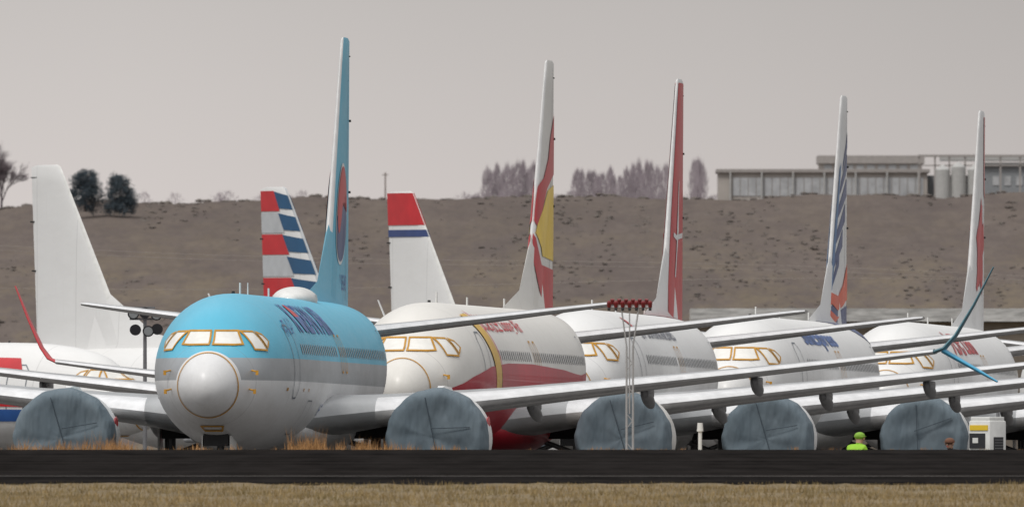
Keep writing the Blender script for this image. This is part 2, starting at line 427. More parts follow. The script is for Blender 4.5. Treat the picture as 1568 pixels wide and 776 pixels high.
    for s in (1,-1):
        ps=[rrect(6.9+i*.508,3.98,.18,.28) for i in range(48) if i not in (19,)]
        decal('cabin_windows',ps,map_side(s,.014),GLASS,root,5,5)
        decal('cabin_door_outline',stroke(rrect(5.45,3.65,.86,1.85,.25),.04,True),map_side(s,.014),LINE,root,.5,.15)
        decal('rear_door_outline',stroke(rrect(31.0,3.85,.76,1.6,.25),.03,True),map_side(s,.014),LINE,root,.5,.15)
        dr=stroke(rrect(17.1,3.93,.5,.95,.2),.05,True)+stroke(rrect(18.1,3.93,.5,.95,.2),.05,True)
        decal('overwing_exit_outline',dr,map_side(s,.016),cfg.get('exitm',TAPE),root,.5,.15)
        decal('cargo_door_outline',stroke(rrect(9.5,2.25,1.2,.85,.1),.03,True),map_side(s,.014),LINE,root,.5,.12)
        b=[ [(y,2.9),(y+.16,2.9),(y+.16,2.98),(y,2.98)] for y in (4.2,7.0,8.3)]
        decal('static_port_tape',b,map_side(s,.016),TAPE,root)
        decal('rudder_hinge_line',stroke([(.71,5.5),(.71,12.3)],.012),map_fin(s,.008),LINE,root,1,.5)
    for d in cfg.get('decals',[]): d(root)
    return root

# ------------------------------------------------------------ liveries
wht=(.80,.80,.795)
P_W=paint('white_aircraft_paint',wht)
P_W2=paint('ivory_aircraft_paint',(.77,.75,.71))
P_KE=paint('sky_blue_and_silver_paint',(.76,.765,.775),.42,.14,bands=[(3.15,3.72,.90,(.38,.40,.42),.3),(3.72,9,.90,(.085,.47,.67),0)])
P_KEf=paint('sky_blue_fin_paint',(.12,.48,.66),.42,.04)
def flat(name,c,r=.45): return simple(name,c,r,coat=.1,var=.12,vs=1.5)
RED=flat('red_livery',(.56,.022,.03)); DRED=flat('crimson_livery',(.46,.010,.03)); YEL=flat('yellow_livery',(.88,.60,.04))
NAVY=flat('navy_livery',(.035,.065,.20)); KBL=flat('blue_lettering',(.03,.11,.36)); ORG=flat('orange_red_livery',(.80,.12,.05))
TEAL=flat('teal_winglet',(.05,.16,.20)); SKY=flat('sky_blue_winglet',(.10,.55,.88)); GOLD=flat('gold_ribbon',(.75,.45,.04)); GRY=flat('grey_lettering',(.14,.15,.19))
WH=flat('white_livery',(.8,.8,.8)); LBL=flat('steel_blue_livery',(.10,.20,.38)); SIL=flat('silver_livery',(.5,.52,.54)); PINK=flat('rose_livery',(.62,.18,.18))
LBLD=flat('deep_blue_livery',(.015,.085,.19))
LEW=simple('polished_fin_edge',(.86,.85,.84),.28,metal=.1,var=.1)

def circle(cx,cz,rx,rz,a0=0,a1=360,n=40): return [(cx+rx*math.cos(rad(a)),cz+rz*math.sin(rad(a))) for a in np.linspace(a0,a1,n,endpoint=(a1-a0)<360)]
def ke(root):
    text_decal('title_lettering','K   REAN AIR',8.2,17.4,1.0,.98,map_arc(1,.02),KBL,root,bold=.03)
    decal('title_emblem',[circle(10.2,1.49,.6,.48,180,360)],map_arc(1,.022),RED,root)
    decal('title_emblem_low',[circle(10.2,1.49,.6,.48,0,180)],map_arc(1,.022),KBL,root)
    decal('nose_artwork',stroke([(5.0+i*.22,1.75+.22*math.sin(i*1.9)) for i in range(11)],.05)+stroke([(5.3+i*.18,1.95+.12*math.cos(i*2.3)) for i in range(9)],.04),map_arc(1,.02),KBL,root)
    for s in (1,-1):
        cx=.66; rx=.20; zc=7.78; rz=1.22
        S=np.linspace(0,1,10)
        up=circle(cx,zc+.05,rx,rz,0,180,30)+[(cx-rx+2*rx*t,zc+.05-.6*math.sin(2*math.pi*t)) for t in S[1:-1]]
        lo=circle(cx,zc-.05,rx,rz,180,360,30)+[(cx+rx-2*rx*t,zc-.05+.6*math.sin(2*math.pi*t)) for t in S[1:-1]]
        decal('fin_roundel_keyline',[circle(cx,zc,rx+.02,rz+.14,0,360,36)],map_finv(s,.014),WH,root,.04,.3)
        decal('fin_roundel_red',[up],map_finv(s,.030),RED,root,.04,.3)
        decal('fin_roundel_blue',[lo],map_finv(s,.024),NAVY,root,.04,.3)
    text_decal('fin_registration','HL8340',.30,.72,0,1,(lambda u,v:map_fin(1,.02)(u,5.75+(1-v)*.42)),KBL,root)
    text_decal('belly_lettering','HL8340',12.6,15.5,3.75,.32,map_arc(1,.02),KBL,root)
def pl2(root):
    text_decal('title_lettering','长龙航空 Loong Air',7.6,17.6,1.1,.74,map_arc(1,.02),RED,root,bold=.02)
    decal('ribbon',[[(5.5,1.1),(6.7,1.1),(7.5,1.8),(8.0,2.4),(8.2,3.3),(7.0,3.3),(6.6,2.5),(6.1,1.8)]],map_arc(1,.026),GOLD,root)
    decal('ribbon_edge',stroke([(6.8,1.0),(7.65,1.8),(8.15,2.5),(8.35,3.3)],.16),map_arc(1,.034),RED,root)
    for s in (1,-1):
        decal('belly_swoosh',[[(1.2,3.3),(2,3.08),(3.5,2.9),(6,2.74),(10,2.64),(16,2.62),(24,2.72),(30,2.9),(34,3.3),(34,5.9),(3.6,5.9),(2.2,5.2),(1.4,4.2)]],map_arc(s,.018),DRED,root)
        f=map_finv(s,.02)
        decal('fin_red_upper',[[(1.0,11.0),(.80,10.3),(.72,9.7),(.52,9.15),(.24,8.9),(.14,8.4),(.16,7.95),(.34,7.8),(.52,8.2),(.70,8.85),(1.0,9.3)]],f,RED,root,.05,.3)
        decal('fin_yellow',[[(1,9.0),(.74,8.8),(.55,8.25),(.36,7.85),(.30,7.6),(.42,7.45),(.56,7.2),(.62,6.95),(1.0,6.85)]],f,YEL,root,.05,.3)
        decal('fin_red_lower',[[(.14,7.6),(.32,7.45),(.50,7.0),(.60,6.7),(1.,6.6),(1,5.4),(.78,5.4),(.60,5.9),(.40,6.5),(.20,7.0)]],f,RED,root,.05,.3)
def pl3(root):
    text_decal('title_lettering','东海 DONGHAI AIRLINES',8.5,19.5,1.25,.55,map_arc(1,.02),GRY,root,bold=.03)
    decal('crown_emblem',[circle(8.1,1.2,.35,.3)],map_arc(1,.02),RED,root)
    for s in (1,-1):
        f=map_finv(s,.014)
        decal('fin_red_field',[[(.36,12.38),(1.0,12.38),(1.,5.3),(.42,5.3),(.34,6.4),(.32,8.5)]],f,RED,root,.05,.3)
        decal('fin_figure',[[(.66,9.4),(.70,9.5),(.68,8.8),(.72,8.0),(.68,7.4),(.64,6.6),(.60,6.6),(.64,7.4),(.64,8.2)],[(.46,7.92),(.62,7.85),(.95,7.95),(.95,7.80),(.62,7.70),(.46,7.80)]],map_finv(s,.03),WH,root,.05,.3)
        decal('fin_base_sweep',[[(24,0),(29,0.0),(33.5,0.0),(33.5,.75),(29,.35)]],map_arc(s,.014),DRED,root)
def pl4(root):
    text_decal('title_lettering','SunExpress',9.0,19.5,1.2,.8,map_arc(1,.02),KBL,root,bold=.03)
    for s in (1,-1):
        decal('aft_crown_blue',[[(27,0),(35.5,0),(35.5,2.2),(31,1.3),(28.5,.5)]],map_arc(s,.014),NAVY,root)
        f=map_finv(s,.014)
        ps=[]
        for z0,c0,c1,h in ((10.9,.62,.98,.35),(10.2,.50,.96,.40),(9.4,.40,.95,.42),(8.6,.36,.86,.42),(7.8,.30,.74,.42),(7.2,.28,.6,.35)):
            ps.append([(c0,z0-.8),(c0+.05,z0-.8+h),(c1,z0+h*1.1+.1),(c1,z0)])
        decal('fin_navy_bars',ps,f,NAVY,root,.05,.3)
        decal('fin_blue_spine',[[(.22,6.6),(.30,8.6),(.40,10.2),(.50,10.4),(.42,8.6),(.36,7.2),(.32,6.4)]],map_finv(s,.020),LBL,root,.05,.3)
        decal('fin_navy_base',[[(.0,5.25),(1,5.25),(1,6.0),(.7,5.8),(.4,5.95),(.1,5.85)]],f,NAVY,root,.05,.3)
        decal('fin_orange_wave',[[(.08,6.1),(.3,6.35),(.6,6.25),(.8,6.6),(1,7.3),(1,6.2),(.8,5.95),(.6,5.8),(.35,6.0),(.05,5.75)],[(.06,5.55),(.3,5.8),(.6,5.6),(.7,5.65),(.5,5.4),(.3,5.5)]],map_finv(s,.026),ORG,root,.05,.3)
def pl5(root):
    text_decal('title_lettering','九元 Lion',7.5,16.5,1.1,.95,map_arc(1,.02),RED,root,bold=.03)
    for s in (1,-1):
        pts=[]
        for i in range(30):
            a=2*math.pi*i/30; r=1+.22*math.sin(5*a)+.12*math.sin(11*a+1)
            pts.append((.70+.22*r*math.cos(a),8.0+1.35*r*math.sin(a)))
        decal('fin_figure',[pts],map_finv(s,.016),RED,root,.05,.3)
        decal('fin_edge_red',[[(.80,12.3),(1,12.3),(1,9.6),(.90,9.8)]],map_finv(s,.016),PINK,root,.05,.4)
def plB(root):
    for s in (1,-1):
        decal('red_patch',[[(5.6,1.45),(16,1.45),(16.6,2.15),(5.2,2.15)]],map_arc(s,.02),RED,root)
        decal('blue_cheatline',[[(4.9,3.40),(30,3.40),(30,3.85),(4.6,3.85)]],map_arc(s,.02),KBL,root)
        decal('red_cheatline',[[(4.9,3.2),(30,3.2),(30,3.3),(4.9,3.3)]],map_arc(s,.02),RED,root)
def american(root):
    for s in (1,-1):
        A=[];B=[];W=[]
        for i in range(8):
            z=12.33-i*.92
            (A if i%2==0 else W).append([(.46,z),(1,z+.0),(1,z-.86),(.40,z-.86)])
            B.append([(.02,z-.2),(.46,z-.02),(.40,z-.74),(.02,z-.80)])
        f=map_fin(s,.03)
        decal('fin_red_bars',A,f,RED,root,.2,.5); decal('fin_grey_bars',W,f,SIL,root,.2,.5); decal('fin_blue_bars',B,map_fin(s,.034),LBLD,root,.2,.5)
def norweg(root):
    for s in (1,-1):
        f=map_fin(s,.03)
        decal('fin_red_cap',[[(0,12.42),(1,12.42),(1,11.05),(0,11.05)]],f,RED,root,.2,.4)
        decal('fin_navy_strip',[[(.0,10.85),(1,10.85),(1,10.55),(0,10.55)]],f,NAVY,root,.2,.4)

airliner((-7.8,760),5.15,dict(fus=P_KE,fin=P_KEf,le=LEW,nac=P_W,winglet=TEAL,winglet_low=SKY,dome=True,nacmark=True,decals=[ke]))
airliner((-3.05,807),6.3,dict(fus=P_W2,fin=P_W2,le=LEW,nac=P_W2,fairing=DRED,decals=[pl2]))
airliner((1.45,850),5.4,dict(fus=P_W,fin=P_W,le=LEW,winglet=RED,split=False,decals=[pl3]))
airliner((6.4,892),6.0,dict(fus=P_W,fin=P_W,le=LEW,decals=[pl4]))
airliner((11.6,934),5.6,dict(fus=P_W,fin=P_W,le=LEW,decals=[pl5]))
airliner((18.0,978),5.5,dict(fus=P_W,fin=P_W,le=LEW,decals=[]))
def place_tail(px,D,alpha,cfg,sc=1.,detail=0):
    X=(px-784)*D/45800.
    nx=X+37.5*sc*math.sin(rad(alpha)); ny=D-37.5*sc*math.cos(rad(alpha))
    return airliner((nx,ny),-alpha,cfg,pitch=0,detail=detail,sc=sc)
place_tail(69,1160,33,dict(fus=P_W,fin=P_W,le=WHITE))
place_tail(612,1280,31,dict(fus=P_W,fin=P_W,le=WHITE,decals=[norweg]))
place_tail(418,1345,31,dict(fus=P_W,fin=P_W,le=SIL,decals=[american]),1.06)
airliner((-12.8,1095),-52,dict(fus=P_W,fin=P_W,decals=[plB]),pitch=0,detail=1)

# ------------------------------------------------------------ ground
def ground_mat():
    m,nt,b=newmat('dry_grassland')
    v=COORD(nt,(1,.25,1)); 
    a=RANGE(nt,NOISE(nt,v,.9,6,.65),.35,.65); c=RANGE(nt,NOISE(nt,v,6.,5,.7),.35,.65)
    col=MIX(nt,a,(.17,.125,.065),(.30,.22,.12)); col=MIX(nt,M(nt,'MULTIPLY',c,.5),col,(.09,.075,.042))
    tc=N(nt,'ShaderNodeTexCoord'); sp=N(nt,'ShaderNodeSeparateXYZ'); nt.links.new(tc.outputs['Object'],sp.inputs[0])
    ap=M(nt,'MULTIPLY',M(nt,'GREATER_THAN',sp.outputs['Y'],665.),M(nt,'LESS_THAN',sp.outputs['Y'],1450.))
    conc=MIX(nt,a,(.065,.06,.056),(.105,.10,.095))
    nt.links.new(MIX(nt,ap,col,conc),b.inputs['Base Color']); b.inputs['Roughness'].default_value=.95
    BUMP(nt,b,NOISE(nt,v,8.,4),.6,.1); return m
GP=[(-300,0),(0,0),(300,.2),(430,.45),(480,.625),(510,.77),(540,.943),(600,1.535),(604,1.50),(625,.92),(662,0),(3000,0),(9000,0)]
def zg(y): return float(np.interp(y,[g[0] for g in GP],[g[1] for g in GP]))
xs=[-4000,-1000,-200,-60,0,60,200,1000,4000]
V=[(x,y,z) for y,z in GP for x in xs]; nx=len(xs)
mesh_obj('ground',V,[(i*nx+j,i*nx+j+1,(i+1)*nx+j+1,(i+1)*nx+j) for i in range(len(GP)-1) for j in range(nx-1)],ground_mat(),smooth=False)
def asphalt():
    m,nt,b=newmat('runway_asphalt')
    v=COORD(nt,(.5,.06,1)); a=RANGE(nt,NOISE(nt,v,2.0,6,.7),.35,.7)
    v2=COORD(nt,(.02,1.,1)); s=RANGE(nt,NOISE(nt,v2,.35,3,.6),.4,.7)
    col=MIX(nt,a,(.009,.0085,.0085),(.022,.020,.020)); col=MIX(nt,M(nt,'MULTIPLY',s,.5),col,(.034,.029,.026))
    nt.links.new(col,b.inputs['Base Color']); b.inputs['Roughness'].default_value=1; b.inputs['Specular IOR Level'].default_value=.0
    BUMP(nt,b,NOISE(nt,COORD(nt),12,3),.4,.03); return m
RW=asphalt()
V=[];F=[]
xsr=np.arange(-60,60.1,.25)
for i,x in enumerate(xsr):
    yn=537+1.6*math.sin(x*.7)+1.2*math.sin(x*2.3+1)+2.2*random.uniform(-1,1)
    V+= [(x,yn,zg(yn)+.006),(x,541,zg(541)+.006),(x,599.5,zg(599.5)+.006)]
for i in range(len(xsr)-1):
    a=i*3; F+=[(a,a+3,a+4,a+1),(a+1,a+4,a+5,a+2)]
k=len(V)
for sx in (-1,1):
    V+=[(sx*60,540,zg(540)+.006),(sx*1500,540,zg(540)+.006),(sx*1500,599.5,zg(599.5)+.006),(sx*60,599.5,zg(599.5)+.006)]
F+=[(k,k+1,k+2,k+3),(k+4,k+5,k+6,k+7)]
mesh_obj('runway',V,F,RW,smooth=False)
LINEW=simple('worn_edge_line_paint',(.07,.06,.052),.9,var=.7,vs=1.2)
mesh_obj('runway_edge_line',[(-1400,550,zg(550)+.012),(1400,550,zg(550)+.012),(1400,550.8,zg(550.8)+.012),(-1400,550.8,zg(550.8)+.012)],[(0,1,2,3)],LINEW,smooth=False)

def blade_mat(name,c1,c2,c3,sc=1.5):
    m,nt,b=newmat(name); v=COORD(nt,(1,.4,.2))
    f=RANGE(nt,NOISE(nt,v,sc,5,.75),.38,.62); g=RANGE(nt,NOISE(nt,COORD(nt),23.,2),.35,.65)
    nt.links.new(MIX(nt,M(nt,'MULTIPLY',g,.6),MIX(nt,f,c1,c2),c3),b.inputs['Base Color']); b.inputs['Roughness'].default_value=.9
    b.inputs['Specular IOR Level'].default_value=.1
    return m
def blades(name,X,Y,H,W,mat,lean=.35):
    n=len(X); Z=np.array([zg(y) for y in Y])-.01
    a=rng.uniform(0,math.pi,n); lx=rng.normal(0,lean,n)*H; ly=rng.normal(0,lean,n)*H
    v=np.empty((n,3,3)); dx=np.cos(a)*W/2; dy=np.sin(a)*W/2
    v[:,0]=np.stack([X-dx,Y-dy,Z],1); v[:,1]=np.stack([X+dx,Y+dy,Z],1); v[:,2]=np.stack([X+lx,Y+ly,Z+H],1)
    me=bpy.data.meshes.new(name); me.vertices.add(n*3); me.vertices.foreach_set('co',v.reshape(-1))
    me.loops.add(n*3); me.loops.foreach_set('vertex_index',np.arange(n*3)); me.polygons.add(n)
    me.polygons.foreach_set('loop_start',np.arange(n)*3); me.polygons.foreach_set('loop_total',np.full(n,3)); me.update(calc_edges=True)
    me.materials.append(mat); return link(bpy.data.objects.new(name,me))
n=110000
X=rng.uniform(-16,16,n); Y=rng.uniform(462,537,n)
dens=np.sin(X*1.3+Y*.21)+np.sin(X*3.1-Y*.4)+np.sin(X*.5+Y*.9)+rng.normal(0,1,n)
k=dens>-.6; X=X[k];Y=Y[k]
blades('dry_grass',X,Y,rng.uniform(.03,.13,len(X))*(1+.5*np.sin(X*2.1+Y*.6)*np.sin(X*.9))*np.where(Y>528,.5,1.),rng.uniform(.008,.02,len(X)),blade_mat('dry_grass_blades',(.48,.34,.165),(.22,.175,.085),(.12,.10,.05),.8))
cx=[];cy=[];hh=[]
def clump(px0,px1,nn,h,d0=600.5,d1=606):
    for _ in range(nn):
        d=random.uniform(d0,d1); x=(random.uniform(px0,px1)-784)*d/45800.; q=random.randint(10,34); hk=h*random.uniform(.35,1.2)
        for _ in range(q): cx.append(random.gauss(x,.07)); cy.append(random.gauss(d,.25)); hh.append(hk*random.uniform(.3,1.1))
clump(-20,235,40,.27);clump(120,200,12,.40); clump(235,440,10,.16); clump(440,610,32,.30); clump(445,500,10,.5); clump(610,720,9,.2); clump(720,1570,34,.09); clump(-900,-20,60,.25); clump(1570,2500,60,.2)
cx=np.array(cx);cy=np.maximum(np.array(cy),600);hh=np.array(hh)
blades('dry_weeds',cx,cy,hh,rng.uniform(.009,.02,len(cx)),blade_mat('dry_weed_stalks',(.50,.28,.13),(.36,.20,.09),(.22,.13,.06)),.25)

# ------------------------------------------------------------ hill
HB,HC=3150,3600
def crest(x):
    px=784+x*45800/HC
    base=np.interp(px,[-3000,0,60,280,740,1100,1568,5000],[325,322,313,308,302,304,296,300])
    return 1.6+(683-base)*HC/45800.+.22*math.sin(x*.21)+.15*math.sin(x*.53+2)+.10*math.sin(x*1.3)
def hz(x,y):
    c=crest(x)
    if y>=HC: return c-(y-HC)*.0005
    t=(y-HB)/(HC-HB); t=max(0,t); e=t**.8
    gully=.9*math.sin(x*.11+1.3*math.sin(y*.01))*math.sin(math.pi*t)+.5*math.sin(x*.31+y*.013)*math.sin(math.pi*t)
    return c*e+gully*.7
def hill_mat():
    m,nt,b=newmat('sagebrush_slope')
    v=COORD(nt,(.30,.004,.9)); 
    a=RANGE(nt,NOISE(nt,v,1.,8,.75),.34,.66)
    v2=COORD(nt,(1.1,.01,2.2)); c=RANGE(nt,NOISE(nt,v2,1.,6,.75),.46,.68)
    v3=COORD(nt,(.11,.001,.30)); d=RANGE(nt,NOISE(nt,v3,1.,8,.75),.46,.62)
    v4=COORD(nt,(.045,.001,.13)); q=RANGE(nt,NOISE(nt,v4,1.3,6,.65),.42,.62)
    tc=N(nt,'ShaderNodeTexCoord'); sp=N(nt,'ShaderNodeSeparateXYZ'); nt.links.new(tc.outputs['Object'],sp.inputs[0])
    lowf=RANGE(nt,sp.outputs['Z'],29.,12.,.15,1.)
    col=MIX(nt,a,(.128,.106,.098),(.168,.141,.126)); col=MIX(nt,M(nt,'MULTIPLY',q,.40),col,(.112,.094,.090))  # slope colours greyed and lightened: distance haze is painted in
    col=MIX(nt,M(nt,'MULTIPLY',M(nt,'MULTIPLY',d,.65),lowf),col,(.225,.185,.122))
    col=MIX(nt,M(nt,'MULTIPLY',c,.40),col,(.098,.086,.082))
    nt.links.new(col,b.inputs['Base Color']); b.inputs['Roughness'].default_value=1; b.inputs['Specular IOR Level'].default_value=0
    return m
ys=list(np.linspace(HB,HC,26))+[3700,4000,4600,6500]
xh=list(np.arange(-260,261,4.)); xh=[-3500,-1500,-700,-400]+xh+[400,700,1500,3500]
V=[(x,y,hz(x,y)) for y in ys for x in xh]; nx=len(xh)
mesh_obj('hill',V,[(i*nx+j,i*nx+j+1,(i+1)*nx+j+1,(i+1)*nx+j) for i in range(len(ys)-1) for j in range(nx-1)],hill_mat(),sharp=180)
ico=bmesh.new(); bmesh.ops.create_icosphere(ico,subdivisions=1,radius=1); iv=np.array([v.co[:] for v in ico.verts]); ifc=np.array([[v.index for v in f.verts] for f in ico.faces]); ico.free()
def scatter_blobs(name,pts,mat):
    V=[];F=[]
    for i,(x,y,z,rx,rz) in enumerate(pts):
        j=rng.uniform(.6,1.3,(len(iv),1)); V.append(iv*j*np.array([rx,rx,rz])+np.array([x,y,z])); F.append(ifc+i*len(iv))
    me=bpy.data.meshes.new(name); me.from_pydata(np.concatenate(V).tolist(),[],np.concatenate(F).tolist()); me.materials.append(mat)
    link(bpy.data.objects.new(name,me))
pts=[]
for _ in range(8000):
    y=HB+60+(HC-HB-60)*random.random()**.8; x=random.uniform(-110,110)
    if math.sin(x*.13+y*.03)+math.sin(x*.37-y*.05)+math.sin(x*.05+y*.011)*1.3+random.gauss(0,.6)<.1: continue
    r=random.uniform(.10,.36)*(1.5 if random.random()<.10 else 1); pts.append((x,y,hz(x,y)+r*.02,r*1.2,r*.38))
for _ in range(260):
    x=random.uniform(-75,75); r=random.uniform(.2,.6); pts.append((x,HC+2,crest(x)+.02,r*1.3,r*.5))
scatter_blobs('sagebrush',pts,simple('sagebrush_foliage',(.130,.112,.100),1,var=.25,vs=.6))  # shrub colour carries the same painted distance haze as the slope

# ------------------------------------------------------------ trees
def leaves_tree(name,px,ytop,ybot,wpx,D,mat_l,mat_t,n=11000):
    s=45800./D; X=(px-784)/s; zt=1.6+(683-ytop)/s; zb=1.6+(683-ybot)/s; h=zt-zb; w=wpx/s/2
    zb-=.3
    root=empty(name,(X,D,zb))
    b=Bld(); b.cyl((0,0,0),(0,0,h*.75),.22,.05)
    for i in range(14):
        a=i*2.4; z=h*(.1+.05*i); b.cyl((0,0,z),(w*.6*math.cos(a),w*.6*math.sin(a),z+.35*h*.4),.07,.02,0,6)
    b.done('trunk',mat_t,root)
    V=[];F=[]; cl=[]
    for i in range(90):
        t=random.random(); z=h*(.05+.84*t); r=w*.92*(math.sin(math.pi*min(1,(.33+.58*t)))**.6)*math.sqrt(random.random())
        a=random.uniform(0,6.28); cl.append((r*math.cos(a),r*math.sin(a),z,random.uniform(.18,.32)*w*1.2))
    for i in range(n):
        c=random.choice(cl); d=Vector((random.gauss(0,1),random.gauss(0,1),random.gauss(0,1))).normalized()*c[3]*random.uniform(.4,1.2)
        p=Vector(c[:3])+d; q=random.uniform(.06,.14)
        u=Vector((random.gauss(0,1),random.gauss(0,1),random.gauss(0,1))).normalized(); v=u.orthogonal().normalized()
        k=len(V); V+=[p+u*q,p-u*q*.5+v*q*.6,p-u*q*.5-v*q*.6]; F.append((k,k+1,k+2))
    me=bpy.data.meshes.new('crown'); me.from_pydata([tuple(v) for v in V],[],F); me.materials.append(mat_l); link(bpy.data.objects.new('crown',me),root)
BARK=simple('bark',(.14,.115,.11),.95)
JUN=simple('juniper_foliage',(.055,.075,.092),.9,var=.5,vs=1.4)
leaves_tree('juniper_tree',131,254,320,52,3560,JUN,BARK)
leaves_tree('juniper_tree',184,263,322,52,3560,JUN,BARK)
def twig_mesh(V,F,X,D,zb,h,w,n,qs=1.):
    k=len(V); V+=[(X-.08,D,zb),(X+.08,D,zb),(X,D,zb+h*.9)]; F.append((k,k+1,k+2))
    for i in range(n):
        t=random.random()**.9; z=zb+h*(.1+.75*t); r=w*(math.sin(math.pi*(.15+.80*t)))**.8*math.sqrt(random.random())
        a=random.uniform(0,6.28); x=X+r*math.cos(a); y=D+r*math.sin(a); L=h*random.uniform(.08,.2)
        ox=(x-X)*.35+random.gauss(0,.05); q=random.uniform(.015,.04)*qs
        k=len(V); V+=[(x-q,y,z),(x+q,y,z),(x+ox,y,z+L)]; F.append((k,k+1,k+2))
TW=simple('bare_twigs',(.38,.33,.36),1,var=.2,vs=.5)  # poplar twigs lightened, air haze put into the base colour
TW2=simple('purple_twigs',(.28,.235,.255),1,var=.3,vs=.5)  # bare tree twigs also lightened for painted haze
V=[];F=[]; Dp=4100; s=45800./Dp
def pop(px,ytop,wpx,n=420):
    X=(px-784)/s; zt=1.6+(683-ytop)/s; zb=1.6+(683-312)/s; twig_mesh(V,F,X,Dp+random.uniform(-20,20),zb-1,zt-zb+1,wpx/s/2,n)
for i,px in enumerate(range(745,822,8)): pop(px+random.uniform(-2,2),random.choice([243,247,252,258]) ,random.uniform(15,22))
for px in list(range(884,985,8)): pop(px+random.uniform(-3,3),random.uniform(246,268) if px<975 else 240,random.uniform(14,20))
for px in (982,990,998,1008,1019,1028,1068,1064,1074): pop(px,random.uniform(238,256),random.uniform(15,22))
for _ in range(40): pop(random.choice([random.uniform(700,900),random.uniform(220,480),random.uniform(900,1100)]),random.uniform(288,298),random.uniform(20,40),130)
me=bpy.data.meshes.new('distant_poplar_trees'); me.from_pydata(V,[],F); me.materials.append(TW); link(bpy.data.objects.new('distant_poplar_trees',me))
# branching bare tree: recursive limbs, cut by the left edge of view
V=[];F=[]; Dq=3620; s=45800./Dq
zb=crest((5-784)/s)
def limb(p,d,L,r,lev):
    e=p+d*L; u=d.cross(Vector((0,1,0))); u=u.normalized() if u.length>.01 else Vector((1,0,0)); w2=d.cross(u).normalized()
    for q in (u,w2):
        k=len(V); V.extend([tuple(p-q*r),tuple(p+q*r),tuple(e+q*r*.6),tuple(e-q*r*.6)]); F.append((k,k+1,k+2,k+3))
    if lev==0: return
    for _ in range(5 if lev>1 else 6):
        nd=(d+Vector((random.gauss(0,.42),random.gauss(0,.42),random.gauss(.10,.25)))).normalized()
        limb(p+d*L*random.uniform(.45,1),nd,L*random.uniform(.55,.82),r*.55,lev-1)
for ox,hh0 in ((0,3.0),(-3.6,2.8),(-1.8,2.4)):
    limb(Vector(((2-784)/s+ox,Dq+ox,zb-.5)),Vector((.02,0,1)).normalized(),hh0,.16,5)
me=bpy.data.meshes.new('bare_tree'); me.from_pydata(V,[],F); me.materials.append(TW2); link(bpy.data.objects.new('bare_tree',me))

# ------------------------------------------------------------ distant buildings
def pxw(px,py,D): return ((px-784)*D/45800.,1.6+(683-py)*D/45800.)
BEI=simple('beige_cladding',(.44,.405,.375),.8,var=.12,vs=.3); GLZ=simple('haze_pale_glazing',(.46,.47,.485),.6,var=.25,vs=.8)  # wall and window colours paled to paint distance haze on the buildings
RFD=simple('dark_roof_fascia',(.36,.335,.32),.8); STL=simple('blue_grey_steel_cladding',(.27,.285,.30),.6); PALE=simple('pale_metal',(.44,.44,.43),.6)  # far roof, steel and metal tones lightened with painted-in haze
D=3760
root=empty('hangar_building',(0,D,0))
b=Bld()
def bx(px0,px1,y0,y1,dep,mi,off=0.):
    x0,z1=pxw(px0,y0,D); x1,z0=pxw(px1,y1,D); b.box(((x0+x1)/2,dep/2+off,(z0+z1)/2),(x1-x0,dep,z1-z0),mi)
bx(1100,1420,264,330,20,0); bx(1255,1412,250,330,16,0,2.)
b.done('walls',[BEI],root,smooth=False)
b=Bld(); bx(1097,1424,259,264,21,0,-.5); bx(1252,1416,238,250,17,0,1.5); b.done('roof_fascia',[RFD],root,smooth=False)
b=Bld()
for i in range(24):
    p=1122+i*12.2
    if p>1405: break
    bx(p,p+11,272,300,.3,0,-.1)
for i in range(9): bx(1262+i*16.5,1274+i*16.5,252,259,.3,0,1.9)
b.done('windows',[GLZ],root,smooth=False)
b=Bld()
for p in (1120,1168,1216,1264,1312,1360,1408): bx(p-3,p-.5,264,330,.5,0,-.6)
b.done('pilasters',[PALE],root,smooth=False)
root=empty('steel_warehouse',(0,D,0))
b=Bld(); bx(1505,1700,254,330,22,0); bx(1416,1505,268,330,12,0,6); b.done('walls',[STL],root,smooth=False)
b=Bld(); bx(1440,1720,240,246,8,0,-1); bx(1502,1705,249,254,23,0,-.6); b.done('roof',[PALE],root,smooth=False)
b=Bld()
for i in range(10): bx(1520+i*18,1530+i*18,270,284,.3,0,-.1)
b.done('windows',[GLZ],root,smooth=False)
root=empty('grain_silos',(0,D-20,0)); b=Bld()
for p,r,t in ((1440,11,262),(1464,11,258),(1488,10,262)):
    x,z=pxw(p,t,D); q=r/12.2; b.cyl((x,0,20),(x,0,z),q,q,0,20); b.cyl((x,0,z),(x,0,z+.6),q,.1,0,20)
b.done('tanks',[PALE],root)
root=empty('pipe_gantry',(0,D-10,0)); b=Bld()
for p in (1406,1430,1452,1476,1500,1530,1560):
    x,z=pxw(p,238,D); b.box((x,0,(z+22)/2),(.22,.3,z-22),0)
x0,z=pxw(1404,240,D); x1,_=pxw(1590,240,D); b.box(((x0+x1)/2,0,z),(x1-x0,.6,.3),0); b.box(((x0+x1)/2,0,z-1.2),(x1-x0,.3,.15),0)
b.done('frame',[RFD],root,smooth=False)
D=1750
root=empty('long_shed',(0,D,0)); b=Bld(); bx(1062,1760,493,700,14,0); b.done('walls',[simple('shed_wall',(.15,.13,.11),.8)],root,smooth=False)
b=Bld(); bx(1058,1765,472,492,15,0,-.5); b.done('roof',[simple('pale_sheet_roof',(.46,.47,.48),.5,var=.5,vs=.8,scl=(1,1,6))],root,smooth=False)
WOOD=simple('weathered_pole_wood',(.28,.24,.22),.9); 
for px,y0,D in ((590,264,3640),):
    x,z=pxw(px,y0,D); b=Bld(); b.cyl((0,0,0),(0,0,z-26),.11,.09,0,8); b.box((0,0,z-26.3),(.8,.12,.10),0); b.done('utility_pole',[WOOD],loc=(x,D,26))
b=Bld(); D=1600
